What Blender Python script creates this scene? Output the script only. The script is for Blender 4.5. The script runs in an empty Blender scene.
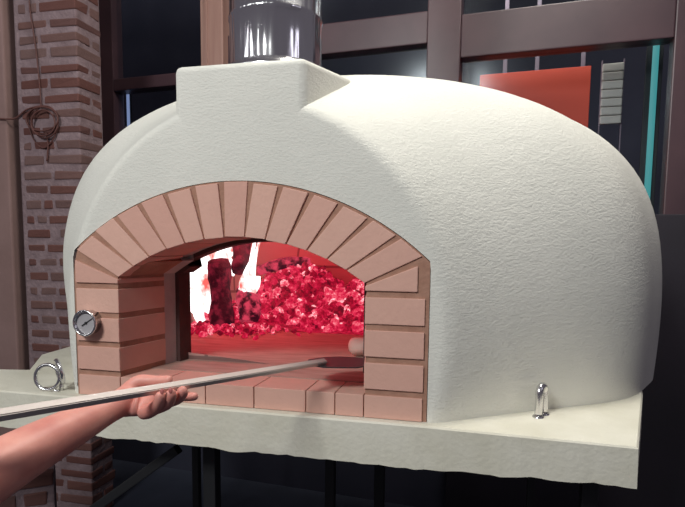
import bpy, bmesh, math, random
import numpy as np
from mathutils import Vector, Matrix, noise

random.seed(7)
SC = bpy.context.scene
COL = SC.collection
PI = math.pi

# ---------------------------------------------------------------- camera
W0, H0 = 685.0, 507.0
CAM = (0.8859, -1.2484, 0.3285)
YAW, PITCH, ROLL, FPX, PYO = 0.2381, -0.0977, 0.0106, 563.53, 49.46
cy_, sy_, cp_, sp_ = math.cos(YAW), math.sin(YAW), math.cos(PITCH), math.sin(PITCH)
FWD = Vector((-sy_*cp_, cy_*cp_, sp_))
R0 = Vector((cy_, sy_, 0)); U0 = R0.cross(FWD)
RGT = R0*math.cos(ROLL) + U0*math.sin(ROLL)
UPV = -R0*math.sin(ROLL) + U0*math.cos(ROLL)
cam_data = bpy.data.cameras.new('camera')
cam = bpy.data.objects.new('camera', cam_data); COL.objects.link(cam)
cam.matrix_world = Matrix(((RGT.x, UPV.x, -FWD.x, CAM[0]), (RGT.y, UPV.y, -FWD.y, CAM[1]),
                           (RGT.z, UPV.z, -FWD.z, CAM[2]), (0, 0, 0, 1)))
cam_data.sensor_fit = 'HORIZONTAL'; cam_data.sensor_width = 36.0
cam_data.lens = 36.0*FPX/W0
cam_data.shift_y = PYO/W0
cam_data.clip_start = 0.02
SC.camera = cam

def ray(px, py):
    return FWD + RGT*((px-342.5)/FPX) - UPV*((py-253.5-PYO)/FPX)
def atD(px, py, d): return Vector(CAM) + ray(px, py)*d
def aty(px, py, y):
    r = ray(px, py); return Vector(CAM) + r*((y-CAM[1])/r.y)
def atz(px, py, z):
    r = ray(px, py); return Vector(CAM) + r*((z-CAM[2])/r.z)

# ---------------------------------------------------------------- world, lights, exposure
world = bpy.data.worlds.new('World'); SC.world = world
world.use_nodes = True
bg = world.node_tree.nodes['Background']
bg.inputs['Color'].default_value = (0.62, 0.56, 0.66, 1)
bg.inputs['Strength'].default_value = 0.16
SC.view_settings.view_transform = 'Standard'
SC.view_settings.look = 'None'
SC.view_settings.exposure = 0.0
SC.view_settings.gamma = 1.0
SC.view_settings.use_curve_mapping = False

def area_light(name, loc, target, sx, sy, power, color):
    d = bpy.data.lights.new(name, 'AREA'); d.shape = 'RECTANGLE'; d.size = sx; d.size_y = sy
    d.energy = power; d.color = color
    o = bpy.data.objects.new(name, d); COL.objects.link(o); o.location = loc
    o.rotation_euler = (Vector(target)-Vector(loc)).to_track_quat('-Z', 'Y').to_euler()
    return o
area_light('ceiling_lamp_light', (1.15, 0.35, 2.9), (0.5, 0.55, 0.6), 0.9, 0.6, 60, (1.0, 0.97, 0.88))
area_light('front_fill_light', (-0.5, -3.0, 2.4), (0.3, 0.1, 0.3), 0.9, 0.7, 90, (0.97, 1.0, 0.97))  # unseen fill light, added to brighten the oven front
area_light('side_streak_light', (3.2, -1.2, 1.6), (1.0, 0.4, 0.2), 0.35, 1.2, 2.5, (0.9, 0.86, 1.0))  # unseen light added from the right for streaks on the flue
for lx, ly, lz in ((-2.6, -2.2, 2.6), (-0.7, -4.0, 2.8)):
    area_light('flue_streak_light', (lx, ly, lz), (0.4, 0.2, 0.9), 0.16, 3.0, 12, (1.0, 1.0, 1.0))  # unseen tall strips, added only to reflect as bright streaks in the flue
area_light('board_fill_light', (0.75, 2.12, 2.3), (1.35, 2.32, 1.15), 0.3, 0.1, 15, (1.0, 0.95, 0.9))  # unseen light added behind the glass to brighten the orange board

# ---------------------------------------------------------------- material helpers
def mat(name, base=(0.5, 0.5, 0.5), rough=0.6, metal=0.0):
    m = bpy.data.materials.new(name); m.use_nodes = True
    nt = m.node_tree; b = nt.nodes['Principled BSDF']
    b.inputs['Base Color'].default_value = (*base, 1)
    b.inputs['Roughness'].default_value = rough
    b.inputs['Metallic'].default_value = metal
    return m, nt, b
def N(nt, t, **kw):
    n = nt.nodes.new(t)
    for k, v in kw.items(): setattr(n, k, v)
    return n
def coords(nt, scale=(1, 1, 1)):
    tc = N(nt, 'ShaderNodeTexCoord'); mp = N(nt, 'ShaderNodeMapping')
    mp.inputs['Scale'].default_value = scale
    nt.links.new(tc.outputs['Object'], mp.inputs['Vector'])
    return mp.outputs['Vector']
def noise_n(nt, vec, scale, detail=3, rough=0.5):
    n = N(nt, 'ShaderNodeTexNoise'); n.inputs['Scale'].default_value = scale
    n.inputs['Detail'].default_value = detail; n.inputs['Roughness'].default_value = rough
    nt.links.new(vec, n.inputs['Vector']); return n.outputs['Fac']
def ramp(nt, fac, stops):
    r = N(nt, 'ShaderNodeValToRGB')
    e = r.color_ramp.elements
    while len(e) < len(stops): e.new(0.5)
    for i, (p, c) in enumerate(stops):
        e[i].position = p; e[i].color = (*c, 1)
    nt.links.new(fac, r.inputs['Fac']); return r.outputs['Color']
def bump(nt, b, h, strength, dist=0.01):
    n = N(nt, 'ShaderNodeBump'); n.inputs['Strength'].default_value = strength
    n.inputs['Distance'].default_value = dist
    nt.links.new(h, n.inputs['Height']); nt.links.new(n.outputs['Normal'], b.inputs['Normal'])
def mixc(nt, fac, a, b_):
    n = N(nt, 'ShaderNodeMix', data_type='RGBA')
    for sock, v in ((n.inputs[0], fac), (n.inputs[6], a), (n.inputs[7], b_)):
        if isinstance(v, (int, float)): sock.default_value = v
        elif isinstance(v, tuple): sock.default_value = (*v, 1)
        else: nt.links.new(v, sock)
    return n.outputs[2]
def noisy(name, c1, c2, scale, rough=0.7, bumps=0.2, bscale=60, bdist=0.004, metal=0.0, detail=4, sc=(1, 1, 1)):
    m, nt, b = mat(name, c1, rough, metal)
    v = coords(nt, sc)
    nt.links.new(ramp(nt, noise_n(nt, v, scale, detail), [(0.3, c1), (0.7, c2)]), b.inputs['Base Color'])
    if bumps: bump(nt, b, noise_n(nt, v, bscale, 4), bumps, bdist)
    return m

# stucco of the oven
m_stucco, nt, b = mat('stucco', (0.78, 0.78, 0.70), 0.85)
v = coords(nt, (1, 1, 1))
v2 = coords(nt, (1.0, 1.0, 1.9))
nt.links.new(ramp(nt, noise_n(nt, v, 3.5, 3), [(0.3, (0.72, 0.71, 0.65)), (0.7, (0.80, 0.785, 0.72))]), b.inputs['Base Color'])
hn = N(nt, 'ShaderNodeMath', operation='MULTIPLY_ADD'); hn.inputs[1].default_value = 1.0
nt.links.new(noise_n(nt, v2, 95, 5, 0.65), hn.inputs[0]); hm = N(nt, 'ShaderNodeMath', operation='MULTIPLY'); hm.inputs[1].default_value = 0.5; nt.links.new(noise_n(nt, v2, 24, 2), hm.inputs[0]); nt.links.new(hm.outputs[0], hn.inputs[2])
bump(nt, b, hn.outputs[0], 0.62, 0.004)

# concrete slab, with two rusty stains
m_slab, nt, b = mat('slab_concrete', (0.7, 0.68, 0.6), 0.85)
v = coords(nt)
base = ramp(nt, noise_n(nt, v, 9, 5), [(0.3, (0.66, 0.63, 0.52)), (0.7, (0.76, 0.73, 0.63))])
for px, py, rad in ((192, 440, 0.009), (378, 431, 0.0045)):
    p = aty(px, py, -0.04)
    d = N(nt, 'ShaderNodeVectorMath', operation='DISTANCE'); nt.links.new(v, d.inputs[0]); d.inputs[1].default_value = p
    ad = N(nt, 'ShaderNodeMath', operation='MULTIPLY_ADD'); nt.links.new(noise_n(nt, v, 120, 3), ad.inputs[0])
    ad.inputs[1].default_value = rad*1.6; nt.links.new(d.outputs['Value'], ad.inputs[2])
    lt = N(nt, 'ShaderNodeMath', operation='LESS_THAN'); nt.links.new(ad.outputs[0], lt.inputs[0]); lt.inputs[1].default_value = rad*1.6
    base = mixc(nt, lt.outputs[0], base, (0.25, 0.12, 0.06))
nt.links.new(base, b.inputs['Base Color'])
bump(nt, b, noise_n(nt, v, 90, 5), 0.4, 0.004)

def island_brick(name, stops, rough=0.85, bs=0.35):
    m, nt, b = mat(name, stops[0][1], rough)
    g = N(nt, 'ShaderNodeNewGeometry'); v = coords(nt)
    c = ramp(nt, g.outputs['Random Per Island'], stops)
    c2 = mixc(nt, noise_n(nt, v, 30, 4), c, (stops[-1][1][0]*0.8, stops[-1][1][1]*0.8, stops[-1][1][2]*0.8))
    c3 = mixc(nt, 0.4, c, c2)
    nt.links.new(c3, b.inputs['Base Color'])
    bump(nt, b, noise_n(nt, v, 110, 4), bs, 0.003)
    return m
m_brick = island_brick('fire_brick', [(0.0, (0.72, 0.415, 0.335)), (0.5, (0.76, 0.46, 0.37)), (1.0, (0.69, 0.385, 0.31))])
m_mortar = noisy('oven_mortar', (0.35, 0.18, 0.125), (0.45, 0.25, 0.18), 25, 0.9, 0.5, 120, 0.004)
m_lining = island_brick('lining_brick', [(0.0, (0.50, 0.30, 0.26)), (1.0, (0.40, 0.22, 0.19))])
m_hearth = noisy('hearth_stone', (0.36, 0.23, 0.19), (0.52, 0.36, 0.30), 8, 0.8, 0.3, 50, 0.004, sc=(1, 4, 1))
m_greymortar = noisy('grey_reveal_mortar', (0.45, 0.42, 0.42), (0.55, 0.52, 0.50), 20, 0.85, 0.3)
m_wallbrick = island_brick('old_wall_brick', [(0.0, (0.115, 0.042, 0.036)), (0.35, (0.15, 0.062, 0.052)), (0.7, (0.17, 0.105, 0.10)), (1.0, (0.10, 0.036, 0.032))], 0.9, 0.6)
m_wallmortar = noisy('old_wall_mortar', (0.19, 0.13, 0.14), (0.27, 0.195, 0.21), 14, 0.95, 0.7, 45, 0.01)
m_plaster = noisy('wall_plaster', (0.22, 0.135, 0.125), (0.27, 0.17, 0.16), 5, 0.9, 0.2)
m_steel, nt, b = mat('polished_steel', (0.85, 0.85, 0.87), 0.16, 1.0)
v = coords(nt, (1, 1, 0.12)); bump(nt, b, noise_n(nt, v, 22, 2), 0.35, 0.03)
m_chrome, nt, b = mat('chrome', (0.75, 0.74, 0.75), 0.22, 1.0)
m_handle, nt, b = mat('peel_handle_metal', (0.62, 0.55, 0.52), 0.42, 0.5)
m_blade, nt, b = mat('peel_blade_metal', (0.10, 0.09, 0.10), 0.5, 0.8)
m_dial, nt, b = mat('dial_face', (0.38, 0.36, 0.38), 0.4)
m_black, nt, b = mat('black_paint', (0.008, 0.008, 0.010), 0.6)
m_frame = noisy('window_frame_brown', (0.050, 0.026, 0.034), (0.080, 0.042, 0.050), 3, 0.38, 0.05)
m_column = noisy('reddish_wood', (0.30, 0.16, 0.13), (0.40, 0.24, 0.20), 4, 0.5, 0.1, sc=(6, 6, 0.4))
m_wire, nt, b = mat('dark_wire', (0.10, 0.035, 0.03), 0.6)
m_orange, nt, b = mat('orange_board', (0.85, 0.085, 0.035), 0.55)
m_pale, nt, b = mat('pale_slats', (0.62, 0.56, 0.50), 0.5)
m_thinpost, nt, b = mat('pale_thin_post', (0.22, 0.16, 0.20), 0.4)
m_floor = noisy('dark_floor', (0.020, 0.024, 0.040), (0.035, 0.040, 0.062), 3, 0.6, 0.1)
m_darkwall = noisy('dark_back_wall', (0.030, 0.032, 0.055), (0.055, 0.052, 0.080), 1.5, 0.8, 0.1)
m_kick = noisy('dark_kick_panel', (0.022, 0.024, 0.042), (0.036, 0.036, 0.058), 2, 0.6, 0.1)
# thin glass: mostly see-through with a sheen
m_glass = bpy.data.materials.new('window_glass'); m_glass.use_nodes = True
nt = m_glass.node_tree; nt.nodes.clear()
o_ = N(nt, 'ShaderNodeOutputMaterial'); t_ = N(nt, 'ShaderNodeBsdfTransparent'); g_ = N(nt, 'ShaderNodeBsdfGlossy')
t_.inputs['Color'].default_value = (0.9, 0.93, 0.95, 1); g_.inputs['Roughness'].default_value = 0.14
g_.inputs['Color'].default_value = (0.8, 0.85, 0.9, 1)
mx = N(nt, 'ShaderNodeMixShader'); mx.inputs[0].default_value = 0.018
nt.links.new(t_.outputs[0], mx.inputs[1]); nt.links.new(g_.outputs[0], mx.inputs[2]); nt.links.new(mx.outputs[0], o_.inputs['Surface'])

def emit(name, color, strength):
    m, nt, b = mat(name, (0.02, 0.02, 0.02), 0.8)
    b.inputs['Emission Color'].default_value = (*color, 1); b.inputs['Emission Strength'].default_value = strength
    return m
m_tube = emit('cyan_light_tube', (0.10, 0.55, 0.55), 0.55)
m_tube_blue = emit('blue_white_light_tube', (0.30, 0.38, 0.65), 0.7)
# embers
m_ember, nt, b = mat('glowing_embers', (0.03, 0.02, 0.02), 0.9)
g = N(nt, 'ShaderNodeNewGeometry'); v = coords(nt)
ad = N(nt, 'ShaderNodeMath', operation='MULTIPLY_ADD'); ad.inputs[1].default_value = 0.42
nt.links.new(g.outputs['Random Per Island'], ad.inputs[0])
ml = N(nt, 'ShaderNodeMath', operation='MULTIPLY'); ml.inputs[1].default_value = 0.98
nt.links.new(noise_n(nt, v, 50, 5, 0.75), ml.inputs[0]); nt.links.new(ml.outputs[0], ad.inputs[2])
ec = ramp(nt, ad.outputs[0], [(0.44, (0.10, 0.002, 0.010)), (0.62, (0.40, 0.004, 0.025)), (0.78, (0.78, 0.018, 0.075)), (0.90, (1.0, 0.16, 0.22)), (1.0, (1.6, 0.85, 0.9))])
nt.links.new(ec, b.inputs['Emission Color']); b.inputs['Emission Strength'].default_value = 0.95
# charred logs with glowing patches
def log_mat(name, glow, strength, thr=0.62):
    m, nt, b = mat(name, (0.03, 0.018, 0.02), 0.9)
    v = coords(nt)
    f = noise_n(nt, v, 22, 4, 0.6)
    nt.links.new(ramp(nt, f, [(thr-0.15, (0.03, 0.003, 0.010)), (thr, glow)]), b.inputs['Emission Color'])
    b.inputs['Emission Strength'].default_value = strength
    bump(nt, b, noise_n(nt, v, 40, 4), 0.8, 0.01)
    return m
m_log = log_mat('charred_log', (0.35, 0.02, 0.05), 0.5)
m_logred = log_mat('burning_log', (0.8, 0.06, 0.12), 0.8, 0.55)
m_flame, nt, b = mat('flame', (0, 0, 0), 1.0)
v = coords(nt, (1, 1, 0.7))
nt.links.new(ramp(nt, noise_n(nt, v, 14, 3, 0.6), [(0.38, (1.0, 0.16, 0.14)), (0.45, (1.5, 0.85, 0.8)), (0.52, (2.2, 2.0, 2.0))]), b.inputs['Emission Color'])
b.inputs['Emission Strength'].default_value = 1.0
# skin
m_skin, nt, b = mat('skin', (0.60, 0.25, 0.20), 0.5)
v = coords(nt)
nt.links.new(ramp(nt, noise_n(nt, v, 18, 3), [(0.3, (0.60, 0.22, 0.185)), (0.7, (0.74, 0.34, 0.28))]), b.inputs['Base Color'])
b.inputs['Subsurface Weight'].default_value = 0.15; b.inputs['Subsurface Radius'].default_value = (0.02, 0.008, 0.005)
bump(nt, b, noise_n(nt, v, 140, 3), 0.12, 0.002)
m_nail, nt, b = mat('fingernail', (0.45, 0.14, 0.13), 0.3)
m_dough, nt, b = mat('pale_crust', (0.75, 0.55, 0.48), 0.7)

# ---------------------------------------------------------------- object helpers
def link_bm(name, bm, m, parent=None, smooth=False):
    me = bpy.data.meshes.new(name)
    bmesh.ops.recalc_face_normals(bm, faces=bm.faces[:])
    bm.to_mesh(me); bm.free()
    me.materials.append(m)
    if smooth:
        for p in me.polygons: p.use_smooth = True
    o = bpy.data.objects.new(name, me); COL.objects.link(o)
    if parent is not None:
        o.parent = parent; o.matrix_parent_inverse = parent_inv(parent)
    return o
def parent_inv(p):
    M = Matrix.Translation(p.location)
    if p.parent is not None: M = Matrix.Identity(4)
    return M.inverted()
def thing(name, label, cat, loc=(0, 0, 0), group=None):
    o = bpy.data.objects.new(name, None); COL.objects.link(o); o.location = loc
    o.empty_display_size = 0.1
    return tag(o, label, cat, group)
def tag(o, label, cat, group=None):
    o['label'] = label; o['category'] = cat
    if group: o['group'] = group
    return o
def struct(o): o['kind'] = 'structure'; return o

def box(bm, lo, hi, M=None, bev=0.0, jit=0.0):
    vs = []
    for z in (lo[2], hi[2]):
        for y in (lo[1], hi[1]):
            for x in (lo[0], hi[0]):
                p = Vector((x, y, z))
                if jit: p += Vector((random.uniform(-jit, jit), random.uniform(-jit, jit), random.uniform(-jit, jit)))
                vs.append(bm.verts.new(M @ p if M else p))
    f = [(0, 2, 3, 1), (4, 5, 7, 6), (0, 1, 5, 4), (2, 6, 7, 3), (0, 4, 6, 2), (1, 3, 7, 5)]
    fs = [bm.faces.new([vs[i] for i in q]) for q in f]
    if bev:
        es = list({e for fa in fs for e in fa.edges})
        bmesh.ops.bevel(bm, geom=es, offset=bev, segments=2, affect='EDGES', profile=0.6)
def prism(bm, quad, y0, y1, bev=0.0, xf=None):
    """quad of (x,z) extruded from y0 to y1"""
    vs = [bm.verts.new((x, y, z)) for y in (y0, y1) for x, z in quad]
    if xf:
        for w in vs: w.co = xf(w.co)
    n = len(quad)
    fs = [bm.faces.new(vs[:n]), bm.faces.new(vs[n:][::-1])]
    for i in range(n):
        fs.append(bm.faces.new([vs[i], vs[(i+1) % n], vs[n+(i+1) % n], vs[n+i]]))
    if bev:
        es = list({e for fa in fs for e in fa.edges})
        bmesh.ops.bevel(bm, geom=es, offset=bev, segments=2, affect='EDGES', profile=0.6)
def tube(bm, pts, rad, seg=10, closed=False, cap=True):
    pts = [Vector(p) for p in pts]; n = len(pts)
    rads = rad if hasattr(rad, '__len__') else [rad]*n
    rings = []; prev = None
    for i in range(n):
        if closed: t = pts[(i+1) % n]-pts[i-1]
        else: t = pts[min(i+1, n-1)]-pts[max(i-1, 0)]
        t.normalize()
        if prev is None:
            a = Vector((0, 0, 1)) if abs(t.z) < 0.9 else Vector((1, 0, 0))
            u = t.cross(a).normalized()
        else:
            u = (prev - t*prev.dot(t)).normalized()
        prev = u; w = t.cross(u)
        rings.append([bm.verts.new(pts[i]+(u*math.cos(2*PI*k/seg)+w*math.sin(2*PI*k/seg))*rads[i]) for k in range(seg)])
    rng = range(n) if closed else range(n-1)
    for i in rng:
        A, B = rings[i], rings[(i+1) % n]
        for k in range(seg):
            bm.faces.new([A[k], A[(k+1) % seg], B[(k+1) % seg], B[k]])
    if cap and not closed:
        bm.faces.new(rings[0][::-1]); bm.faces.new(rings[-1])
def catmull(pts, k=6):
    pts = [Vector(p) for p in pts]; out = []
    for i in range(len(pts)-1):
        p0 = pts[max(i-1, 0)]; p1 = pts[i]; p2 = pts[i+1]; p3 = pts[min(i+2, len(pts)-1)]
        for j in range(k):
            t = j/k
            out.append(0.5*((2*p1)+(p2-p0)*t+(2*p0-5*p1+4*p2-p3)*t*t+(3*p1-p0-3*p2+p3)*t**3))
    out.append(pts[-1]); return out

# ---------------------------------------------------------------- structure: floor, walls, window partition
bm = bmesh.new(); box(bm, (-6, -4, -1.25), (6, 6, -1.15)); struct(link_bm('floor', bm, m_floor))
bm = bmesh.new(); box(bm, (-6, 4.3, -1.15), (6, 4.4, 3.2)); struct(link_bm('wall_back', bm, m_darkwall))

def brick_pattern(bm, x0, x1, z0, z1, y, pitch, lmin, lmax, M=None, thick=0.03, joint=0.022, proud=0.004):
    z = z0; r = 0
    while z < z1:
        x = x0 + (random.uniform(0, 0.05))
        while x < x1-0.03:
            L = random.uniform(lmin, lmax)
            if random.random() < 0.25: L *= 0.45
            xe = min(x+L, x1-0.004)
            if x1-xe < 0.05: xe = x1-0.004
            h = pitch-joint+random.uniform(-0.006, 0.006)
            box(bm, (x, y-proud, z), (xe, y+thick, z+h), M, bev=0.006, jit=0.004)
            x = xe+random.uniform(0.014, 0.03)
        z += pitch*random.uniform(0.96, 1.04); r += 1

# brick pillar: front face looks along -y, right face along +x
PX0, PX1, PY0, PY1 = -1.47, -1.10, 1.27, 1.455
bm = bmesh.new(); box(bm, (PX0, PY0, -1.15), (PX1, PY1, 2.6), bev=0.01)
pillar = struct(link_bm('wall_brick_pillar', bm, m_wallmortar)); pillar.name = 'wall_left'
bm = bmesh.new()
z = -1.14
while z < 2.55:
    h = 0.044+random.uniform(-0.009, 0.006)
    p = 0.075*random.uniform(0.97, 1.03)
    odd = int(round(z/0.075)) % 2
    # a corner brick wrapping both faces
    cx = PX1-(0.15 if odd else 0.20)*random.uniform(0.9, 1.1)
    dy = PY0+(0.18 if odd else 0.085)*random.uniform(0.9, 1.1)
    box(bm, (cx, PY0-0.004, z), (PX1+0.004, dy, z+h), bev=0.007, jit=0.004)
    x = PX0+0.03
    while x < cx-0.05:
        xe = min(x+random.choice((0.045, 0.09, 0.14, 0.2)), cx-0.018)
        if cx-xe < 0.05: xe = cx-0.018
        box(bm, (x, PY0-0.003, z), (xe, PY0+0.03, z+h), bev=0.007, jit=0.004); x = xe+0.022
    if PY1-dy > 0.05:
        box(bm, (PX1-0.03, dy+0.02, z), (PX1+0.003, PY1-0.01, z+h), bev=0.007, jit=0.004)
    z += p
bk = link_bm('brickwork', bm, m_wallbrick, pillar)
bm = bmesh.new(); box(bm, (-2.8, 1.25, -1.15), (aty(10, 190, 1.25).x, 1.5, 2.6), bev=0.01)
struct(link_bm('trim_1', bm, m_plaster))

# low brick wall running towards the viewer under the slab, at the left
bm = bmesh.new()
Mw = Matrix.Translation((-0.79, 0.66, -1.15)) @ Matrix.Rotation(math.radians(-142), 4, 'Z')
low = thing('low_brick_wall', 'low old brick wall at bottom left under the bare forearm', 'wall', (-0.79, 0.66, -1.15))
box(bm, (0, 0, 0), (1.1, 0.12, 0.58), Mw, bev=0.008); link_bm('wall_core', bm, m_wallmortar, low)
bm = bmesh.new(); brick_pattern(bm, 0.0, 1.1, 0.015, 0.56, 0.12, 0.075, 0.13, 0.2, Mw, thick=0.006, proud=0.03); link_bm('brickwork', bm, m_wallbrick, low)

# window partition, turned a little
PM = Matrix.Translation((0.2, 1.95, 0)) @ Matrix.Rotation(math.radians(-5), 4, 'Z')
def part_xz(px, py, off=0.0):
    """place on the partition plane, in its own x,z"""
    n = PM.to_3x3() @ Vector((0, -1, 0)); o0 = PM.translation + n*off
    r = ray(px, py); t = (o0-Vector(CAM)).dot(n)/r.dot(n)
    p = PM.inverted() @ (Vector(CAM)+r*t); return p.x, p.z
def frame_box(bm, xa, xb, za, zb, d0=-0.05, d1=0.05, bev=0.006): box(bm, (xa, d0, za), (xb, d1, zb), PM, bev=bev)
xs = {k: part_xz(*p)[0] for k, p in dict(l0=(96, 60), l1=(119, 100), c0=(203, 20), c1=(229, 20), m0=(429, 40), m1=(462, 40), r0=(668, 100)).items()}
zL = (part_xz(140, 91)[1], part_xz(140, 79)[1])
zM = (part_xz(375, 52)[1], part_xz(375, 21)[1])
zR = (part_xz(565, 51)[1], part_xz(565, 6)[1])
XR1 = xs['r0']+0.50
bm = bmesh.new()
TOP, BOT = 2.5, -0.12
frame_box(bm, xs['l0']-0.1, xs['l1'], BOT, TOP)
frame_box(bm, xs['m0'], xs['m1'], BOT, TOP, -0.06)
frame_box(bm, xs['r0'], XR1, -1.15, TOP, -0.06)
frame_box(bm, xs['l1'], xs['c0'], zL[0], zL[1])
frame_box(bm, xs['c1'], xs['m0'], zM[0], zM[1])
frame_box(bm, xs['m1'], xs['r0'], zR[0], zR[1], -0.05)
frame_box(bm, xs['l0']-0.1, XR1, TOP-0.06, TOP+0.1)
frame_box(bm, xs['l0']-0.1, XR1, -0.2, BOT)
win = struct(link_bm('window_1', bm, m_frame))
for nm, xa, xb, za, zb in (('l', xs['l1'], xs['c0'], BOT, zL[0]), ('l', xs['l1'], xs['c0'], zL[1], TOP), ('m', xs['c1'], xs['m0'], BOT, zM[0]),
                           ('m', xs['c1'], xs['m0'], zM[1], TOP), ('r', xs['m1'], xs['r0'], BOT, zR[0]), ('r', xs['m1'], xs['r0'], zR[1], TOP)):
    bm = bmesh.new(); frame_box(bm, xa-0.004, xb+0.004, za-0.004, zb+0.004, -0.005, 0.003, 0)
    link_bm('pane', bm, m_glass, win)
bm = bmesh.new(); frame_box(bm, xs['l0']-0.1, xs['r0'], -1.15, -0.2, -0.04, 0.04, 0); struct(link_bm('trim_2', bm, m_kick))
bm = bmesh.new(); frame_box(bm, xs['m1'], XR1+0.6, -1.15, 0.50, -0.12, -0.062, 0.004); m_k2 = noisy('black_low_panel', (0.010, 0.008, 0.014), (0.018, 0.013, 0.022), 2, 0.6, 0.1); struct(link_bm('trim_4', bm, m_k2))
bm = bmesh.new(); frame_box(bm, xs['c0']+0.05, xs['c1']+0.02, -0.12, 2.44, -0.11, 0.06); frame_box(bm, xs['c0']+0.08, xs['c0']+0.10, -0.12, 2.44, -0.117, 0.0, 0.002)
struct(link_bm('trim_3', bm, m_column))

# ---- things seen through / at the window
def behind(px0, py0, px1, py1, off): # rect on a plane parallel to the partition, off metres behind
    a = part_xz(px0, py0, -off); b_ = part_xz(px1, py1, -off); return a[0], a[1], b_[0], b_[1]
a = behind(480, 75, 588, 130, 0.35)
bm = bmesh.new(); ztop = a[1]
box(bm, (a[0], 0.35, -1.15), (a[2], 0.37, ztop), PM, bev=0.003)
t = tag(link_bm('orange_board', bm, m_orange), 'plain orange red board behind the window glass', 'board')
for px, in ((505,), (537,), (583,)):
    a = behind(px-1.6, 55, px+1.6, 80, 0.5); bm = bmesh.new()
    box(bm, (a[0], 0.5, -1.15), (a[2], 0.516, 2.3), PM, bev=0.003)
    tag(link_bm('thin_post', bm, m_thinpost), {505: 'thin pale post behind the window, first from the left above the orange board', 537: 'thin pale post behind the window, middle one above the orange board', 583: 'thin pale post behind the window, near the right edge of the orange board'}[px], 'post', 'thin posts behind the glass')
# pale slatted stack
a = behind(603, 63, 621, 123, 0.3)
st = thing('slatted_shelf', 'narrow pale slatted rack behind the window right of orange board', 'rack', PM @ Vector(((a[0]+a[2])/2, 0.3, -1.15)))
nsl = 7; hh = (a[1]-a[3])/nsl
bm = bmesh.new()
for x in (a[0]-0.004, a[2]-0.001): box(bm, (x, 0.32, -1.15), (x+0.006, 0.34, a[1]+0.02), PM, bev=0.001)
link_bm('upright', bm, m_thinpost, st)
for i in range(nsl):
    bm = bmesh.new(); box(bm, (a[0], 0.3, a[3]+i*hh), (a[2], 0.325, a[3]+(i+0.93)*hh), PM, bev=0.006); link_bm('slat', bm, m_pale, st)
# lamps
a = behind(647, 42, 653, 250, 0.25)
st = thing('tube_lamp', 'vertical cyan glowing tube lamp behind the right window pane', 'lamp', PM @ Vector(((a[0]+a[2])/2, 0.25, -1.15)))
xc = (a[0]+a[2])/2
bm = bmesh.new(); tube(bm, [PM @ Vector((xc, 0.25, z)) for z in (0.0, a[1])], 0.016, 12); link_bm('tube', bm, m_tube, st, True)
bm = bmesh.new(); box(bm, (xc-0.04, 0.27, -1.15), (xc+0.04, 0.29, a[1]+0.1), PM, bev=0.003); link_bm('back_channel', bm, m_black, st)
a = behind(125, 92, 130, 150, 0.06)
st = thing('tube_lamp', 'short blue white tube lamp in the left window, beside the brick pillar', 'lamp', PM @ Vector(((a[0]+a[2])/2, 0.06, 0)))
xc = (a[0]+a[2])/2
bm = bmesh.new(); tube(bm, [PM @ Vector((xc, 0.07, z)) for z in (0.3, a[1])], 0.010, 10); link_bm('tube', bm, m_tube_blue, st, True)
bm = bmesh.new(); box(bm, (xc-0.012, 0.08, -0.12), (xc+0.012, 0.092, a[1]+0.02), PM, bev=0.002); link_bm('back_channel', bm, m_black, st)

# ---------------------------------------------------------------- concrete slab
plan = [(-0.95, -0.030), (0.78, -0.030), (1.205, -0.050), (1.332, 0.42), (1.43, 0.85), (1.45, 1.5), (-0.75, 1.5), (-0.62, 0.42), (-0.47, 0.20), (-0.95, 0.10)]
bm = bmesh.new()
ZS, ZB = -0.061, -0.160
pts = []
for i in range(len(plan)):
    A, B = Vector(plan[i]), Vector(plan[(i+1) % len(plan)]); n = max(1, int((B-A).length/0.02))
    pts += [A.lerp(B, k/n) for k in range(n)]
top = [bm.verts.new((p.x, p.y, ZS)) for p in pts]
mid = [bm.verts.new((p.x, p.y, ZS-0.004)) for p in pts]
botv = []
for p in pts:
    w = 0.010*min(max((p.x-0.7)/0.4, 0), 1)+0.004*noise.noise((p.x*14, p.y*14, 3))+0.003*noise.noise((p.x*45, p.y*45, 1))
    botv.append(bm.verts.new((p.x+0.3*w, p.y+0.5*w, ZB+w)))
cc = Vector((0.35, 0.6))
for i, p in enumerate(pts):
    top[i].co.xy = p + (cc-p).normalized()*0.004
n = len(pts)
for i in range(n):
    j = (i+1) % n
    bm.faces.new([top[i], mid[i], mid[j], top[j]]); bm.faces.new([mid[i], botv[i], botv[j], mid[j]])
bm.faces.new(top); bm.faces.new(botv[::-1])
slab = thing('concrete_slab', 'thick pale concrete slab on a black steel stand under the oven', 'slab', (0.3, 0.6, ZB))
link_bm('slab_body', bm, m_slab, slab)
def u_ring(name, base, w, h, rad, ang, parent, label):
    bm = bmesh.new(); p = []
    for i in range(5): p.append((-w/2, 0, (h-w/2)*i/4))
    for i in range(1, 12): a = PI - PI*i/12; p.append((w/2*math.cos(a), 0, h-w/2+w/2*math.sin(a)))
    for i in range(5): p.append((w/2, 0, (h-w/2)*(4-i)/4))
    M = Matrix.Translation(base) @ Matrix.Rotation(ang, 4, 'Z')
    tube(bm, [M @ Vector(q) for q in p], rad, 12)
    for s in (-1, 1):
        tube(bm, [M @ Vector((s*w/2, 0, z)) for z in (-0.004, 0.004)], rad*1.5, 12)
    o = link_bm(name, bm, m_chrome, parent, True); o['label'] = label; return o
base_r = atz(541, 416, ZS)
u_ring('lifting_ring', base_r, 0.032, 0.072, 0.0088, math.radians(62), slab, 'polished steel loop standing on the right end of the slab')
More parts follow.
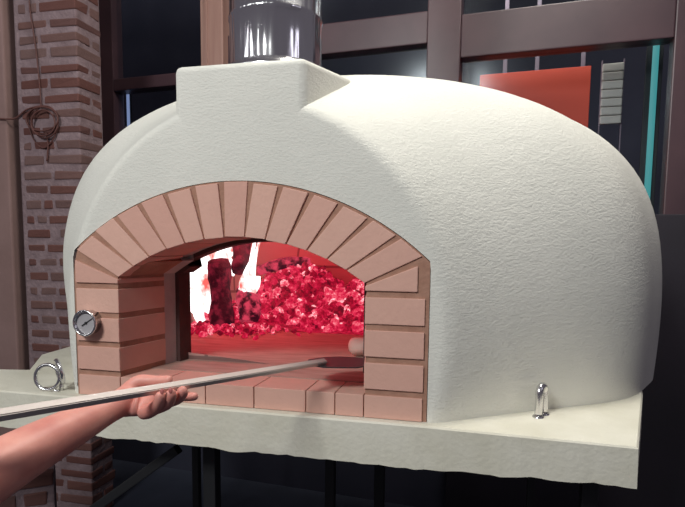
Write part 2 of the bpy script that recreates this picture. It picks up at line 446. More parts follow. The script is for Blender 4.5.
def ring(name, c, rad, r, M3, parent, label):
    bm = bmesh.new()
    tube(bm, [Vector(c)+M3 @ Vector((rad*math.cos(2*PI*i/28), 0, rad*math.sin(2*PI*i/28))) for i in range(28)], r, 10, closed=True)
    o = link_bm(name, bm, m_chrome, parent, True)
    if label: o['label'] = label
    return o
bl = atz(48, 391, ZS)
shk = thing('shackle', 'pair of linked steel rings standing on the slab left of the arch', 'shackle', bl)
ring('ring', bl+Vector((0, 0, 0.037)), 0.0335, 0.0050, Matrix.Rotation(math.radians(10), 3, 'Z') @ Matrix.Rotation(math.radians(-6), 3, 'X'), shk, 'darker front ring')
ring('ring', bl+Vector((0.028, 0.012, 0.052)), 0.031, 0.0055, Matrix.Rotation(math.radians(-38), 3, 'Z') @ Matrix.Rotation(math.radians(10), 3, 'X'), shk, 'shiny rear ring')
bm = bmesh.new()
tube(bm, [bl+Vector((-0.020, 0.012, 0.003)), bl+Vector((0.035, -0.004, 0.003))], 0.0035, 10)
tube(bm, [bl+Vector((0.03, 0.014, -0.002)), bl+Vector((0.03, 0.014, 0.024))], 0.006, 10)
link_bm('pin', bm, m_chrome, shk, True)

# ---------------------------------------------------------------- steel stand
stand = thing('steel_stand', 'black steel tube stand under the concrete slab', 'stand', (0.3, 0.6, -1.15))
def tube_box(name, p, q, w, parent):
    p, q = Vector(p), Vector(q); d = q-p; L = d.length
    M = Matrix.Translation(p) @ d.to_track_quat('Z', 'Y').to_matrix().to_4x4()
    bm = bmesh.new(); box(bm, (-w/2, -w/2, 0), (w/2, w/2, L), M, bev=0.003); return link_bm(name, bm, m_black, parent)
zb = ZB-0.004
for y in (0.12, 1.4): tube_box('rail', (-0.85 if y < 1 else -0.6, y, zb-0.02), (1.2, y, zb-0.02), 0.04, stand)
for x in (-0.5, 0.35, 1.18): tube_box('rail', (x, 0.15, zb-0.021), (x, 1.38, zb-0.021), 0.036, stand)
for x, y in ((0.19, 0.12), (1.15, 0.12), (-0.55, 1.4), (1.15, 1.4), (-0.82, 0.12), (0.55, 0.75)):
    tube_box('leg', (x, y, -1.149), (x, y, zb-0.035), 0.036, stand)
tube_box('brace', (-0.40, 0.10, -0.60), (0.10, 0.10, zb-0.06), 0.026, stand)
tube_box('brace', (0.44, 0.45, -0.30), (0.95, 0.45, -0.30), 0.03, stand)
tube_box('brace', (0.44, 0.45, -0.318), (0.44, 0.45, -1.149), 0.03, stand)

# ---------------------------------------------------------------- oven shell
ysn = np.array([0, .15, .32, .5, .7, .95, 1.2, 1.4])
XRk = np.array([0.831, 1.0361, 1.266, 1.3707, 1.437, 1.3624, 1.1889, .5])
XLk = np.array([-0.1609, -0.261, -0.3736, -0.5855, -0.5451, -0.4496, -0.3371, .5])
XLk = np.array([-0.1609, -0.295, -0.445, -0.565, -0.59, -0.4496, -0.3371, .5])
HTk = np.array([0.7391, 0.7979, 0.866, 0.8806, 0.8956, 0.8316, 0.6672, .06])
def cr(ys, k, y):
    n = len(ys); i = int(np.clip(np.searchsorted(ys, y, side='right')-1, 0, n-2))
    m = np.empty(n); m[1:-1] = (k[2:]-k[:-2])/(ys[2:]-ys[:-2]); m[0] = (k[1]-k[0])/(ys[1]-ys[0]); m[-1] = (k[-1]-k[-2])/(ys[-1]-ys[-2])
    h = ys[i+1]-ys[i]; s = (y-ys[i])/h
    return float((2*s**3-3*s**2+1)*k[i]+(s**3-2*s**2+s)*m[i]*h+(-2*s**3+3*s**2)*k[i+1]+(s**3-s**2)*m[i+1]*h)
TAU = 0.0537
def section(y, n=64, inset=0.0, zf=None):
    b = min(max(y/.5, 0), 1); b = b*b*(3-2*b)
    xR, xL, h = cr(ysn, XRk, y), cr(ysn, XLk, y), cr(ysn, HTk, y)
    if y > 1.38: xR = xR if xR > xL else xL+.01
    p = 1.7605+(2.6818-1.7605)*b; q = 3.0515+(4.0383-3.0515)*b
    c, a = (xR+xL)/2, max((xR-xL)/2-inset, 0.01); h = max(h-inset, 0.02); out = []
    for i in range(n+1):
        f = PI*i/n; C, S = math.cos(f), math.sin(f)
        zz = h*abs(S)**(2/q) if 0 < i < n else 0.0
        xx = math.copysign(abs(C)**(2/p), C) if abs(C) > 1e-9 else 0
        out.append(Vector((c+a*xx*(1-((TAU-0.042*b)*max(1-zz/.3, 0)**2 if xx > 0 else (0.045+0.12*b)*max(1-zz/.42, 0)**2)), y, zz-0.061)))
    return out
RO = 0.016
oven = thing('pizza_oven', 'domed white stucco pizza oven with a pink brick arch mouth and burning fire', 'oven', (0.32, 0.0, ZS))
# ring outer curve (x,z) as polar about PC
ARC_C = (0.3182, -0.193); RI, RE = 0.544, 0.676
RX0, RX1 = -0.1315, 0.7815
def ring_curve():
    c = [(RX1, -0.061), (RX1, 0.30)]
    a1 = math.acos((0.7815-ARC_C[0])/RE)
    a0 = a1; 
    for i in range(0, 61):
        a = a0+(PI-a0-math.acos((ARC_C[0]-RX0)/RE))*i/60
        c.append((ARC_C[0]+RE*math.cos(a), ARC_C[1]+RE*math.sin(a)))
    c += [(RX0, 0.30), (RX0, -0.061)]
    return c
def polar_r(curve, th, pc):
    d = Vector((math.cos(th), math.sin(th))); best = 0
    for (ax, az), (bx, bz) in zip(curve, curve[1:]):
        A = Vector((ax-pc[0], az-pc[1])); B = Vector((bx-pc[0], bz-pc[1])); e = B-A
        den = d.x*e.y-d.y*e.x
        if abs(den) < 1e-12: continue
        t = (A.x*e.y-A.y*e.x)/den; s = (A.x*d.y-A.y*d.x)/den
        if t > 0 and -1e-6 <= s <= 1+1e-6: best = max(best, t)
    return best
PC = (0.325, -0.061)
NS = 96
oc = [(p.x, p.z) for p in section(0.0, 400)]
rc = ring_curve()
ths = [PI*i/NS for i in range(NS+1)]
def resample(y, inset=0.0):
    s = section(y, 400, inset); cv = [(p.x, p.z) for p in s]
    xm = (cv[0][0]+cv[-1][0])/2
    # same arc-length fraction for each section
    L = [0]
    for a_, b_ in zip(cv, cv[1:]): L.append(L[-1]+math.dist(a_, b_))
    out = []; j = 0
    for i in range(NS+1):
        t = L[-1]*i/NS
        while j < len(L)-2 and L[j+1] < t: j += 1
        f = (t-L[j])/max(L[j+1]-L[j], 1e-9); f = min(max(f, 0), 1)
        out.append(Vector((cv[j][0]+(cv[j+1][0]-cv[j][0])*f, y, cv[j][1]+(cv[j+1][1]-cv[j][1])*f)))
    return out
bm = bmesh.new()
rows = []
inner = []
first = resample(0.0, RO)
for i in range(NS+1):
    p = first[i]; th = math.atan2(p.z-PC[1], p.x-PC[0]); th = min(max(th, 0.0), PI)
    r = polar_r(rc, th, PC)
    q = Vector((PC[0]+r*math.cos(th), 0, PC[1]+r*math.sin(th)))
    if (p.xz-Vector(PC)).length < r+0.003: first[i] = Vector((PC[0]+(r+0.003)*math.cos(th), 0, PC[1]+(r+0.003)*math.sin(th)))
    inner.append(q)
for i in (0, NS):
    inner[i].z = ZS; first[i].z = ZS
rows.append([Vector((p.x, 0.05, p.z)) for p in inner])
for k in range(6):
    f = k/5; rows.append([inner[i].lerp(first[i], f) for i in range(NS+1)])
for k in range(1, 6):
    a = PI/2*k/5; y = RO*(1-math.cos(a)); ins = RO*(1-math.sin(a)); rows.append(resample(y, ins))
YB = [RO+(0.16-RO)*i/6 for i in range(1, 7)]+[0.16+(1.25-0.16)*i/34 for i in range(1, 35)]+[1.28, 1.31, 1.34, 1.37, 1.39, 1.3995]
for y in YB: rows.append(resample(y))
vr = [[bm.verts.new(p) for p in r] for r in rows]
for A, B in zip(vr, vr[1:]):
    for i in range(NS): bm.faces.new([A[i], A[i+1], B[i+1], B[i]])
bm.faces.new(vr[-1])
for i in range(NS): bm.edges.get((vr[1][i], vr[1][i+1])).smooth = False
shell = link_bm('stucco_shell', bm, m_stucco, oven, True)

# chimney block: trapezoid plan, rounded
bm = bmesh.new()
bp = [(0.168, -0.0012), (0.490, -0.0012), (0.548, 0.20), (0.570, 0.46), (0.06, 0.46), (0.10, 0.20)]
zt = 0.752
vb = [bm.verts.new((x, y if y > 0 else 0.0004, 0.57)) for x, y in bp]; vt = [bm.verts.new((x, y, zt+0.05*max(y, 0))) for x, y in bp]
bm.faces.new(vt)
for i in range(6): bm.faces.new([vb[i], vb[(i+1) % 6], vt[(i+1) % 6], vt[i]])
es = [e for e in bm.edges if (e.verts[0].co.z > 0.7 or e.verts[1].co.z > 0.7)]
bmesh.ops.bevel(bm, geom=es, offset=0.016, segments=5, affect='EDGES', profile=0.5)
o = link_bm('chimney_block', bm, m_stucco, oven, True)
wn = o.modifiers.new('weighted', 'WEIGHTED_NORMAL'); wn.keep_sharp = False
# flue
FC = (0.366, 0.150)
flue = None
bm = bmesh.new()
def lathe(bm, c, prof, seg=48):
    rs = [[bm.verts.new((c[0]+r*math.cos(2*PI*k/seg), c[1]+r*math.sin(2*PI*k/seg), z)) for k in range(seg)] for r, z in prof]
    for A, B in zip(rs, rs[1:]):
        for k in range(seg): bm.faces.new([A[k], A[(k+1) % seg], B[(k+1) % seg], B[k]])
lathe(bm, FC, [(0.1155, 0.745), (0.1155, 0.80), (0.1155, 0.885), (0.118, 0.888), (0.118, 0.893), (0.1155, 0.896), (0.1155, 1.25), (0.118, 1.253), (0.118, 1.262), (0.1155, 1.265), (0.1155, 2.40), (0.110, 2.40), (0.110, 0.745)])
flue = link_bm('flue_pipe', bm, m_steel, oven, True); flue['label'] = 'polished steel round flue pipe'
bm = bmesh.new(); lathe(bm, FC, [(0.116, 0.775), (0.121, 0.771), (0.130, 0.764), (0.134, 0.757), (0.136, 0.750), (0.118, 0.750)])
link_bm('flue_collar', bm, m_chrome, flue, True)

# ---------------------------------------------------------------- brick arch and jambs
P = 0.075; OW = 0.6364; YR = 0.165
def conv(co):  # the mouth narrows a little inwards (left and right reveal)
    k = max(co.y, 0)/0.25
    if co.x < 0.06: co.x += 0.045*k
    elif co.x > OW-0.06: co.x -= 0.045*k
    return co
bm = bmesh.new()
NB = 13
ai0, ai1 = math.atan2(0.251-ARC_C[1], 0-ARC_C[0]), math.atan2(0.251-ARC_C[1], OW-ARC_C[0])
ao0, ao1 = math.atan2(0.309-ARC_C[1], RX0+0.010-ARC_C[0]), math.atan2(0.309-ARC_C[1], RX1-0.012-ARC_C[0])
for i in range(NB):
    f = (i+0.5)/NB
    ai = ai0+(ai1-ai0)*f; ao = ao0+(ao1-ao0)*f
    di = (ai1-ai0)/NB/2-0.0014*(1 if ai1 > ai0 else -1)/RI; do = (ao1-ao0)/NB/2-(0.0078+random.uniform(-.001, .001))*(1 if ao1 > ao0 else -1)/RE
    re_ = RE-0.004+random.uniform(-0.003, 0.002); ri_ = RI+random.uniform(-0.001, 0.001)
    quad = [Vector((ARC_C[0]+ri_*math.cos(ai-di), ARC_C[1]+ri_*math.sin(ai-di))), Vector((ARC_C[0]+ri_*math.cos(ai+di), ARC_C[1]+ri_*math.sin(ai+di))),
            Vector((ARC_C[0]+re_*math.cos(ao+do), ARC_C[1]+re_*math.sin(ao+do))), Vector((ARC_C[0]+re_*math.cos(ao-do), ARC_C[1]+re_*math.sin(ao-do)))]
    prism(bm, [(q.x, q.y) for q in quad], -0.004+random.uniform(-0.0012, 0.001), YR, 0.0018)
# springers
for s in (0, 1):
    q = [(0.0, 3*P+0.0075), (0.0, 0.243), (RX0+0.008, 0.290), (RX0+0.008, 3*P+0.0075)]
    if s: q = [(OW-x, z) for x, z in q]; q = [(x-0.006 if x > OW+0.05 else x, z) for x, z in q]
    prism(bm, q, -0.0045, YR, 0.0018, conv)
for k in (1, 2, 3):
    for xa, xb in ((RX0+0.008, 0.0), (OW, RX1-0.010)):
        prism(bm, [(xa, (k-1)*P+0.0072), (xb, (k-1)*P+0.0072), (xb, k*P-0.0072), (xa, k*P-0.0072)], -0.0045+random.uniform(-.001, .001), YR, 0.0018, conv)
# threshold row
ex = [RX0+0.008, 0.0, 0.12, 0.238, 0.366, 0.497, 0.568, OW, RX1-0.010]
for xa, xb in zip(ex, ex[1:]):
    prism(bm, [(xa+0.0012, ZS+0.001), (xb-0.0012, ZS+0.001), (xb-0.0012, -0.0075), (xa+0.0012, -0.0075)], -0.004+random.uniform(-.001, .001), 0.11, 0.0015)
arch = link_bm('brick_arch', bm, m_brick, oven)
# mortar body behind the brick faces
def open_curve(extra=0.0, lo=-0.061):
    c = [(OW+extra, lo+(0.251-lo)*i/24) for i in range(25)]
    n = 40
    for i in range(1, n):
        a = ai1+(ai0-ai1)*i/n
        c.append((ARC_C[0]+(RI+extra)*math.cos(a), ARC_C[1]+(RI+extra)*math.sin(a)))
    c += [(0-extra, 0.251+(lo-0.251)*i/24) for i in range(25)]
    return c
bm = bmesh.new()
ic = open_curve(0.0022)
oc2 = []
for x, z in ic:
    th = math.atan2(z-PC[1], x-PC[0]); th = min(max(th, 0), PI)
    r = polar_r(rc, th, PC)-0.0015; oc2.append((PC[0]+r*math.cos(th), PC[1]+r*math.sin(th)))
# ensure the outer corners are followed
yF, yBk = 0.0005, YR
V = {}
for nm, cv, y in (('if', ic, yF), ('of', oc2, yF), ('ib', ic, yBk), ('ob', oc2, yBk)):
    V[nm] = [bm.verts.new(conv(Vector((x, y, z))) if nm[0] == 'i' else Vector((x, y, z))) for x, z in cv]
for i in range(len(ic)-1):
    bm.faces.new([V['if'][i], V['if'][i+1], V['of'][i+1], V['of'][i]])
    bm.faces.new([V['if'][i], V['ib'][i], V['ib'][i+1], V['if'][i+1]])
    bm.faces.new([V['ob'][i], V['ob'][i+1], V['ib'][i+1], V['ib'][i]])
    bm.faces.new([V['of'][i], V['of'][i+1], V['ob'][i+1], V['ob'][i]])
box(bm, (0.0, 0.001, ZS), (OW, 0.11, -0.0095))
link_bm('mortar', bm, m_mortar, arch)
# grey inner reveal, set just behind the bricks
bm = bmesh.new(); ic2 = open_curve(0.003)
A = [bm.verts.new(conv(Vector((x, YR, z)))) for x, z in ic2]; B = [bm.verts.new(conv(Vector((x, 0.212, z)))) for x, z in ic2]
C2 = [bm.verts.new(conv(Vector((x, 0.214, z)))) for x, z in open_curve(0.05)]; D2 = [bm.verts.new(conv(Vector((x, YR+.001, z)))) for x, z in open_curve(0.05)]
for i in range(len(A)-1):
    bm.faces.new([A[i], A[i+1], B[i+1], B[i]]); bm.faces.new([B[i], B[i+1], C2[i+1], C2[i]]); bm.faces.new([A[i], D2[i], D2[i+1], A[i+1]])
link_bm('inner_reveal', bm, m_greymortar, oven)
bm = bmesh.new(); ia = open_curve(-0.008)
A = [bm.verts.new(conv(Vector((x, 0.213, z)))) for x, z in ia]; B = [bm.verts.new(conv(Vector((x, 0.262, z)))) for x, z in ia]
C2 = [bm.verts.new(conv(Vector((x, 0.262, z)))) for x, z in open_curve(0.05)]; D2 = [bm.verts.new(conv(Vector((x, 0.213, z)))) for x, z in open_curve(0.05)]
for i in range(len(A)-1):
    for P_, Q_ in ((A, B), (B, C2), (C2, D2), (D2, A)): bm.faces.new([P_[i], P_[i+1], Q_[i+1], Q_[i]])
m_lipshade = noisy('shadow_band_brick', (0.07, 0.035, 0.035), (0.12, 0.06, 0.055), 12, 0.9, 0.4)  # shadow band inside the mouth, put in as an added dark ring
link_bm('inner_shade_band', bm, m_lipshade, oven)
# hearth floor
bm = bmesh.new()
hp = [(OW-0.001, 0.111), (OW-0.03, 0.255)]+[(section(y, 8, 0.09)[0].x, y) for y in (0.27, 0.4, 0.55, 0.7, 0.85, 1.0, 1.15, 1.28)]
hp += [(section(y, 8, 0.09)[-1].x, y) for y in (1.28, 1.15, 1.0, 0.85, 0.7, 0.55, 0.4, 0.27)]+[(0.03, 0.255), (0.001, 0.111)]
ht = [bm.verts.new((x, y, -0.006)) for x, y in hp]; hb = [bm.verts.new((x, y, -0.055)) for x, y in hp]
bm.faces.new(ht); bm.faces.new(hb[::-1])
for i in range(len(hp)): bm.faces.new([ht[i], hb[i], hb[(i+1) % len(hp)], ht[(i+1) % len(hp)]])
hearth = link_bm('hearth_floor', bm, m_hearth, oven)
# inner lining: front wall with the mouth, then the vault of brick
bm = bmesh.new()
m_lin2, nt2, b2 = mat('vault_brick', (0.45, 0.26, 0.23), 0.85)
v = coords(nt2); br = N(nt2, 'ShaderNodeTexBrick'); br.inputs['Scale'].default_value = 1.0
sx = N(nt2, 'ShaderNodeSeparateXYZ'); nt2.links.new(v, sx.inputs[0])
sm = N(nt2, 'ShaderNodeMath', operation='ADD'); nt2.links.new(sx.outputs['X'], sm.inputs[0]); nt2.links.new(sx.outputs['Y'], sm.inputs[1])
cb = N(nt2, 'ShaderNodeCombineXYZ'); nt2.links.new(sm.outputs[0], cb.inputs['X']); nt2.links.new(sx.outputs['Z'], cb.inputs['Y'])
nt2.links.new(cb.outputs[0], br.inputs['Vector'])
br.inputs['Color1'].default_value = (0.50, 0.28, 0.25, 1); br.inputs['Color2'].default_value = (0.42, 0.22, 0.2, 1); br.inputs['Mortar'].default_value = (0.22, 0.12, 0.11, 1)
br.inputs['Mortar Size'].default_value = 0.006; br.inputs['Brick Width'].default_value = 0.24; br.inputs['Row Height'].default_value = 0.12
nt2.links.new(br.outputs['Color'], b2.inputs['Base Color'])
INS = 0.10
rowsL = []
YL = [0.252]+[0.27+(1.2-0.27)*i/16 for i in range(17)]+[1.27]
s0 = section(0.252, 60, INS)
oc3 = []
cv = open_curve(0.049)
for p in s0:
    th = min(max(math.atan2(p.z-PC[1], p.x-PC[0]), 0), PI); r = polar_r([tuple(conv(Vector((x, 0.25, z))).xz) for x, z in cv], th, PC)
    oc3.append(Vector((PC[0]+r*math.cos(th), 0.2495, PC[1]+r*math.sin(th))))
rowsL.append(oc3); rowsL.append(s0)
for y in YL[1:]: rowsL.append(section(y, 60, INS))
for r in rowsL:
    for p in r: p.z = max(p.z, -0.03)
vr = [[bm.verts.new(p) for p in r] for r in rowsL]
for A_, B_ in zip(vr, vr[1:]):
    for i in range(60): bm.faces.new([A_[i], A_[i+1], B_[i+1], B_[i]])
bm.faces.new(vr[-1])
link_bm('vault_lining', bm, m_lin2, oven, True)

# thermometer on the left jamb
gc = aty(91, 322, -0.005)
g_e = bpy.data.objects.new('thermometer', None)
bm = bmesh.new()
def lathe_y(bm, c, prof, seg=40):
    rs = [[bm.verts.new((c[0]+r*math.cos(2*PI*k/seg), c[1]+y, c[2]+r*math.sin(2*PI*k/seg))) for k in range(seg)] for r, y in prof]
    for A, B in zip(rs, rs[1:]):
        for k in range(seg): bm.faces.new([A[k], A[(k+1) % seg], B[(k+1) % seg], B[k]])
    bm.faces.new(rs[0]); bm.faces.new(rs[-1][::-1])
bpy.data.objects.remove(g_e)
lathe_y(bm, gc, [(0.031, 0.004), (0.0315, -0.018), (0.034, -0.022), (0.034, -0.026), (0.031, -0.028), (0.0285, -0.026), (0.0275, -0.017)])
therm = link_bm('thermometer', bm, m_chrome, oven, True); therm['label'] = 'round chrome thermometer set in the left brick jamb'
bm = bmesh.new(); lathe_y(bm, gc, [(0.0275, -0.0165), (0.0275, -0.0185)]); link_bm('dial', bm, m_dial, therm)
bm = bmesh.new(); a = math.radians(33)
dv = Vector((math.cos(a), 0, math.sin(a))); pv = Vector((-dv.z, 0, dv.x)); c0 = gc+Vector((0, -0.0205, 0))
pts4 = [c0-dv*0.014+pv*0.0016, c0-dv*0.014-pv*0.0016, c0+dv*0.023-pv*0.0006, c0+dv*0.023+pv*0.0006]
v0 = [bm.verts.new(p) for p in pts4]; v1 = [bm.verts.new(p+Vector((0, 0.001, 0))) for p in pts4]
bm.faces.new(v0); bm.faces.new(v1[::-1])
for i in range(4): bm.faces.new([v0[i], v0[(i+1) % 4], v1[(i+1) % 4], v1[i]])
tube(bm, [c0+Vector((0, 0.001, 0)), c0-Vector((0, 0.001, 0))], 0.003, 12)
link_bm('needle', bm, m_black, therm)

# ---------------------------------------------------------------- fire
def lump(bm, c, r, sub=1, jit=0.25, sq=(1, 1, 1)):
    Mx = Matrix.Translation(c) @ Matrix.Rotation(random.uniform(0, 6), 4, Vector((random.random(), random.random(), random.random()+.1)).normalized()) @ Matrix.Diagonal((*[s*r for s in sq], 1))
    ret = bmesh.ops.create_icosphere(bm, subdivisions=sub, radius=1, matrix=Mx)
    for w in ret['verts']:
        w.co = Vector(c)+(w.co-Vector(c))*(1+random.uniform(-jit, jit))
def heap_h(x, y):
    # height of the ember bed above the hearth
    g1 = 0.25*math.exp(-((x-0.12)/0.26)**2-((y-1.14)/0.16)**2)
    g2 = 0.20*math.exp(-((x-0.50)/0.32)**2-((y-1.16)/0.17)**2)
    g3 = 0.08*math.exp(-((x+0.02)/0.22)**2-((y-0.98)/0.14)**2)
    return max(g1, g2, g3)
_b = bmesh.new(); bmesh.ops.create_icosphere(_b, subdivisions=2, radius=1)
_v = np.array([w.co[:] for w in _b.verts]); _f = np.array([[w.index for w in f.verts] for f in _b.faces]); _b.free()
rng = np.random.default_rng(5); VS, FS = [], []
def ember(c, r, sq):
    A_ = rng.normal(size=(3, 3)); Q, _ = np.linalg.qr(A_)
    w = _v*(1+rng.normal(0, 0.10, (len(_v), 1)))*(1+0.22*np.sign(np.sin(_v@A_*2.2)).mean(1, keepdims=True))
    FS.append(_f+len(VS)*len(_v)); VS.append((w*np.array(sq)*r)@Q+np.array(c))
n_e = 0
while n_e < 1500:
    x = random.uniform(-0.30, 0.95); y = random.uniform(0.90, 1.22); h = heap_h(x, y)
    n_e += 1
    if h < 0.02 and random.random() < 0.7: continue
    ember((x, y, -0.006+max(h, 0.008)+random.uniform(-0.012, 0.012)), random.uniform(0.009, 0.032), (1, random.uniform(0.4, 1), random.uniform(0.35, 0.9)))
for i in range(260):
    x = random.gauss(-0.10, 0.12); y = random.gauss(0.79, 0.06)
    if x < -0.33: continue
    ember((x, y, 0.002+random.uniform(0, 0.014)), random.uniform(0.006, 0.020), (1, 0.8, 0.5))
me_ = bpy.data.meshes.new('ember_bed'); me_.from_pydata(np.concatenate(VS).tolist(), [], np.concatenate(FS).tolist())
me_.materials.append(m_ember); emb_o = bpy.data.objects.new('ember_bed', me_); COL.objects.link(emb_o)
emb = tag(emb_o, 'heap of red glowing embers at the back of the oven', 'embers')
emb['kind'] = 'stuff'
# core of the heap so nothing shows through
bm = bmesh.new(); G = 24; grid = {}
for i in range(G+1):
    for j in range(13):
        x = -0.30+1.25*i/G; y = 0.86+0.38*j/12
        grid[i, j] = bm.verts.new((x, y, -0.0055+max(0, heap_h(x, y)-0.01)))
for i in range(G):
    for j in range(12): bm.faces.new([grid[i, j], grid[i+1, j], grid[i+1, j+1], grid[i, j+1]])
me_core = link_bm('ash_base', bm, m_ember, emb, True)

def log(name, p, q, r, m, label, seed):
    bm = bmesh.new(); p, q = Vector(p), Vector(q); n = 12; seg = 14; rs = []
    d = (q-p).normalized(); u = d.cross(Vector((0.3, 1, 0.1))).normalized(); w = d.cross(u)
    for i in range(n+1):
        t = i/n; c = p.lerp(q, t)+u*0.012*math.sin(t*4+seed)
        k = 1+0.10*math.sin(t*7+seed)
        if i in (0, n): k *= 0.86
        rs.append([bm.verts.new(c+(u*math.cos(2*PI*s/seg)+w*math.sin(2*PI*s/seg))*r*k*(1+0.16*noise.noise((s*1.1+seed, t*6, seed)))) for s in range(seg)])
    for A, B in zip(rs, rs[1:]):
        for s in range(seg): bm.faces.new([A[s], A[(s+1) % seg], B[(s+1) % seg], B[s]])
    bm.faces.new(rs[0][::-1]); bm.faces.new(rs[-1])
    return tag(link_bm(name, bm, m, None, True), label, 'firewood', 'burning logs in the oven')
log('firewood_log', aty(226, 327, 0.80), aty(216, 262, 0.86), 0.045, m_log, 'charred black log standing upright in front of the white flames', 1.0)
log('firewood_log', aty(243, 270, 0.90), aty(237, 226, 0.98), 0.040, m_log, 'dark log tilted behind the arch top above the flames', 2.3)
log('firewood_log', aty(247, 322, 0.86), aty(250, 285, 0.93), 0.046, m_logred, 'short red glowing log stump right of the charred log', 4.1)
log('firewood_log', aty(258, 268, 1.12), aty(310, 263, 1.14), 0.024, m_logred, 'slim red log lying across the top of the ember heap', 5.2)
# flames
bm = bmesh.new()
def flame(p, q, r0, r1, bend=0.03, seed=0):
    p, q = Vector(p), Vector(q); pts = []; rd = []
    n = 9
    for i in range(n+1):
        t = i/n
        pts.append(p.lerp(q, t)+Vector((bend*math.sin(t*5+seed), 0.3*bend*math.cos(t*4+seed), 0)))
        rd.append((r0*(1-t)+r1*t)*(0.75+0.25*math.sin(PI*min(1, t*1.2))))
    tube(bm, pts, rd, 12)
Y1 = 0.93
for k, (a, b_, r0, r1) in enumerate([((200, 322), (203, 262), .050, .045), ((193, 318), (196, 268), .050, .04), ((208, 320), (222, 250), .05, .035), ((200, 285), (238, 240), .045, .018),
                      ((205, 262), (240, 242), .035, .014), ((216, 312), (212, 255), .05, .04), ((229, 275), (222, 250), .03, .02), ((195, 270), (212, 250), .03, .03)]):
    flame(aty(*a, Y1+0.01*(k % 3)), aty(*b_, Y1+0.02), r0, r1, 0.012, k)
tag(link_bm('flame', bm, m_flame, None, True), 'large white hot flame at the left behind the charred log', 'flame', 'flames in the oven')
bm = bmesh.new()
for k, (a, b_, r0, r1) in enumerate([((244, 292), (257, 236), .012, .008), ((240, 290), (250, 262), .014, .005), ((252, 282), (259, 240), .010, .006), ((243, 288), (246, 268), .02, .006),
                      ((251, 292), (256, 276), .03, .022), ((246, 284), (259, 280), .02, .018)]):
    flame(aty(*a, 0.875), aty(*b_, 0.885), r0, r1, 0.004, k)
tag(link_bm('flame', bm, m_flame, None, True), 'thin bright forked flame above the red log stump', 'flame', 'flames in the oven')
ld = bpy.data.lights.new('fire_light', 'POINT'); ld.energy = 7.5; ld.color = (1.0, 0.12, 0.16); ld.shadow_soft_size = 0.12
lo = bpy.data.objects.new('fire_light', ld); COL.objects.link(lo); lo.location = (-0.02, 0.82, 0.47)
# pale lump by the right jamb
pl = atz(359, 352, -0.006); bm = bmesh.new(); cpl = aty(361, 346, 0.42)
cpl.z = 0.026
cpl = Vector((0.585, 0.40, 0.024))
r_ = ray(361, 346); t_ = (0.0255-CAM[2])/r_.z; cpl = Vector(CAM)+r_*t_
ret = bmesh.ops.create_icosphere(bm, subdivisions=3, radius=1, matrix=Matrix.Translation(cpl) @ Matrix.Diagonal((0.042, 0.035, 0.030, 1)))
for w in ret['verts']: w.co += (w.co-cpl)*0.18*noise.noise(w.co*30)
tag(link_bm('bread_roll', bm, m_dough, None, True), 'small pale roll on the hearth against the right brick jamb', 'bread')

# ---------------------------------------------------------------- peel (tool)
PA = atD(-60, 425, 0.665); PB = atD(0, 415, 0.75); PC_ = atD(325, 361.5, 1.33)
dirv = (PC_-PB).normalized()
tip = PC_
tail = PB - dirv*0.55
peel = thing('pizza_peel', 'long flat metal peel reaching into the oven, held by the hand', 'peel', tail)
def bar_frame(d):
    side = d.cross(Vector((0, 0, 1))).normalized(); up = side.cross(d).normalized(); return side, up
side, up = bar_frame(dirv)
sgn = 1 if side.dot(Vector(CAM)-PB) > 0 else -1
side_f, up_f = side, up
side, up = side*math.cos(0.5)-up*sgn*math.sin(0.5), up*math.cos(0.5)+side*sgn*math.sin(0.5)
def bar(bm, p, q, w0, h0, w1, h1, bev=0.0015):
    vs = []
    for c, w, h in ((p, w0, h0), (q, w1, h1)):
        for sx_, sz in ((-1, -1), (1, -1), (1, 1), (-1, 1)): vs.append(bm.verts.new(c+side*sx_*w/2+up*sz*h/2))
    fs = [bm.faces.new([vs[0], vs[1], vs[2], vs[3]]), bm.faces.new([vs[7], vs[6], vs[5], vs[4]])]
    for i in range(4): fs.append(bm.faces.new([vs[i], vs[4+i], vs[4+(i+1) % 4], vs[(i+1) % 4]]))
    es = list({e for f in fs for e in f.edges}); bmesh.ops.bevel(bm, geom=es, offset=bev, segments=2, affect='EDGES')
bm = bmesh.new(); bar(bm, tail, tip, 0.0150, 0.0145, 0.0145, 0.011); link_bm('handle', bm, m_handle, peel)
side, up = side_f, up_f
bm = bmesh.new()
# blade: thin round-nosed plate beyond the handle
bl0 = tip - dirv*0.03 - up*0.007; L = 0.24; wd = 0.15
outl = [(0, -0.02), (0.03, -0.05), (0.06, -wd/2)]+[(0.10+0.09*math.sin(a), -wd/2*math.cos(a)) for a in [PI*i/12 for i in range(13)]]+[(0.06, wd/2), (0.03, 0.05), (0, 0.02)]
va = [bm.verts.new(bl0+dirv*x+side*s) for x, s in outl]; vb = [bm.verts.new(bl0+dirv*x+side*s-up*0.0025) for x, s in outl]
bm.faces.new(va); bm.faces.new(vb[::-1])
for i in range(len(va)): j = (i+1) % len(va); bm.faces.new([va[i], vb[i], vb[j], va[j]])
link_bm('blade', bm, m_blade, peel)

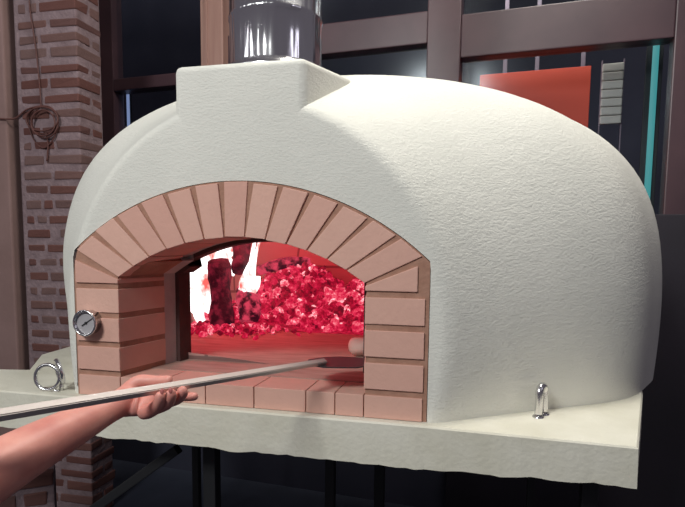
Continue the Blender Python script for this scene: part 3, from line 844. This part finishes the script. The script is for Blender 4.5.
# ---------------------------------------------------------------- person: forearm and hand
def skin_mesh(name, chains, m):
    """chains: list of lists of (point, radius or (rx,ry)); shared names join chains"""
    bmx = bmesh.new(); lay = bmx.verts.layers.skin.verify(); names = {}
    first_v = None
    for ch in chains:
        prev = None
        for item in ch:
            if isinstance(item, str): vv = names[item]
            else:
                nm, p, r = item
                vv = bmx.verts.new(p); rr_ = r if hasattr(r, '__len__') else (r, r)
                vv[lay].radius = rr_
                if nm: names[nm] = vv
                if first_v is None: first_v = vv; vv[lay].use_root = True
            if prev is not None: bmx.edges.new((prev, vv))
            prev = vv
    me = bpy.data.meshes.new(name); bmx.to_mesh(me); bmx.free()
    o = bpy.data.objects.new(name, me); COL.objects.link(o)
    md = o.modifiers.new('s', 'SKIN'); md.use_smooth_shade = True; md.branch_smoothing = 0.6
    sd = o.modifiers.new('d', 'SUBSURF'); sd.levels = 2; sd.render_levels = 2
    dg = bpy.context.evaluated_depsgraph_get(); dg.update()
    me2 = bpy.data.meshes.new_from_object(o.evaluated_get(dg))
    o.modifiers.clear(); o.data = me2; me2.materials.clear(); me2.materials.append(m)
    for p in me2.polygons: p.use_smooth = True
    return o
D = atD
EL, WR = D(-95, 526, .70), D(111, 407, .975)
arm_chain = [
    [('sh', EL+Vector((-0.26, -0.16, 0.20)), 0.060), (None, EL+Vector((-0.13, -0.09, 0.07)), 0.056), ('el', EL, 0.050)]
    + [(None, EL.lerp(WR, t)+Vector((0, 0, z)), r) for t, r, z in ((0.22, 0.049, 0.004), (0.45, 0.043, 0.006), (0.68, 0.037, 0.004), (0.87, 0.0305, 0.001))]
    + [('wr', WR, 0.0275), ('pm', D(130, 403, .990), 0.0285), ('pk', D(145, 403, .998), 0.0265)],
    ['pm', (None, D(131, 388, 1.005), 0.0205), (None, D(140, 380, 1.008), 0.0150), (None, D(151, 381, 1.005), 0.0112), (None, D(163, 380.5, 0.998), 0.0095), (None, D(172, 379, 0.99), 0.0072)],
    ['pk', (None, D(143, 414, .980), 0.0170), (None, D(156, 408, .955), 0.0118), (None, D(161, 398, .932), 0.0098), (None, D(160, 391, .931), 0.0078)],
    ['pk', (None, D(157, 409, .985), 0.0130), (None, D(168, 403.5, .955), 0.0108), (None, D(172, 395, .936), 0.0100), (None, D(169, 389, .937), 0.0080)],
    ['pk', (None, D(163, 403, 1.0), 0.0125), (None, D(178, 399, .972), 0.0110), (None, D(184, 392, .952), 0.0102), (None, D(179, 387, .95), 0.0080)],
    ['pk', (None, D(162, 396, 1.01), 0.0120), (None, D(178, 396, 1.01), 0.0100), (None, D(189, 396.5, 1.0), 0.0090), (None, D(197, 396.5, .99), 0.0074)],
]
hand = skin_mesh('person', arm_chain, m_skin)
tag(hand, 'person with bare forearm entering from the left, hand gripping the long metal handle', 'person')
bm = bmesh.new()
for (px, py, d_) in ((162, 391.5, .9245), (170.5, 390.5, .929)):
    ret = bmesh.ops.create_uvsphere(bm, u_segments=12, v_segments=8, radius=1, matrix=Matrix.Translation(D(px, py, d_)) @ hand.matrix_world.to_3x3().to_4x4() @ cam.matrix_world.to_3x3().to_4x4() @ Matrix.Diagonal((0.0036, 0.005, 0.0014, 1)))
link_bm('fingernail', bm, m_nail, hand, True)

# ---------------------------------------------------------------- wire on the pillar
bm = bmesh.new(); yw = PY0-0.012
def W(px, py, dy=0.0): return aty(px, py, yw-dy)
tube(bm, catmull([W(29, -12), W(30, 10), W(36, 50), W(40, 90), W(41, 108)], 5), 0.0035, 8)
tube(bm, catmull([aty(-8, 118, 1.24), aty(5, 119, 1.24), W(16, 118), W(26, 110), W(36, 107), W(44, 106)], 5), 0.0045, 8)
for k, (rx, ry, cx, cy, dy) in enumerate([(15, 14, 43, 120, 0.0), (13, 16, 45, 122, 0.006), (16, 12, 42, 119, 0.012), (12, 13, 43, 123, 0.016)]):
    tube(bm, [W(cx+rx*math.cos(t), cy+ry*math.sin(t), dy+0.003*math.sin(2*t)) for t in [2*PI*i/28 for i in range(28)]], 0.004, 8, closed=True)
tube(bm, catmull([W(28, 124), W(34, 140), W(44, 148), W(54, 138), W(58, 124)], 5), 0.0035, 8)
tube(bm, catmull([W(46, 132, .008), W(48, 145), W(47, 161)], 5), 0.004, 8)
tag(link_bm('wire', bm, m_wire, None, True), 'loosely coiled dark wire hanging on the brick pillar', 'wire')
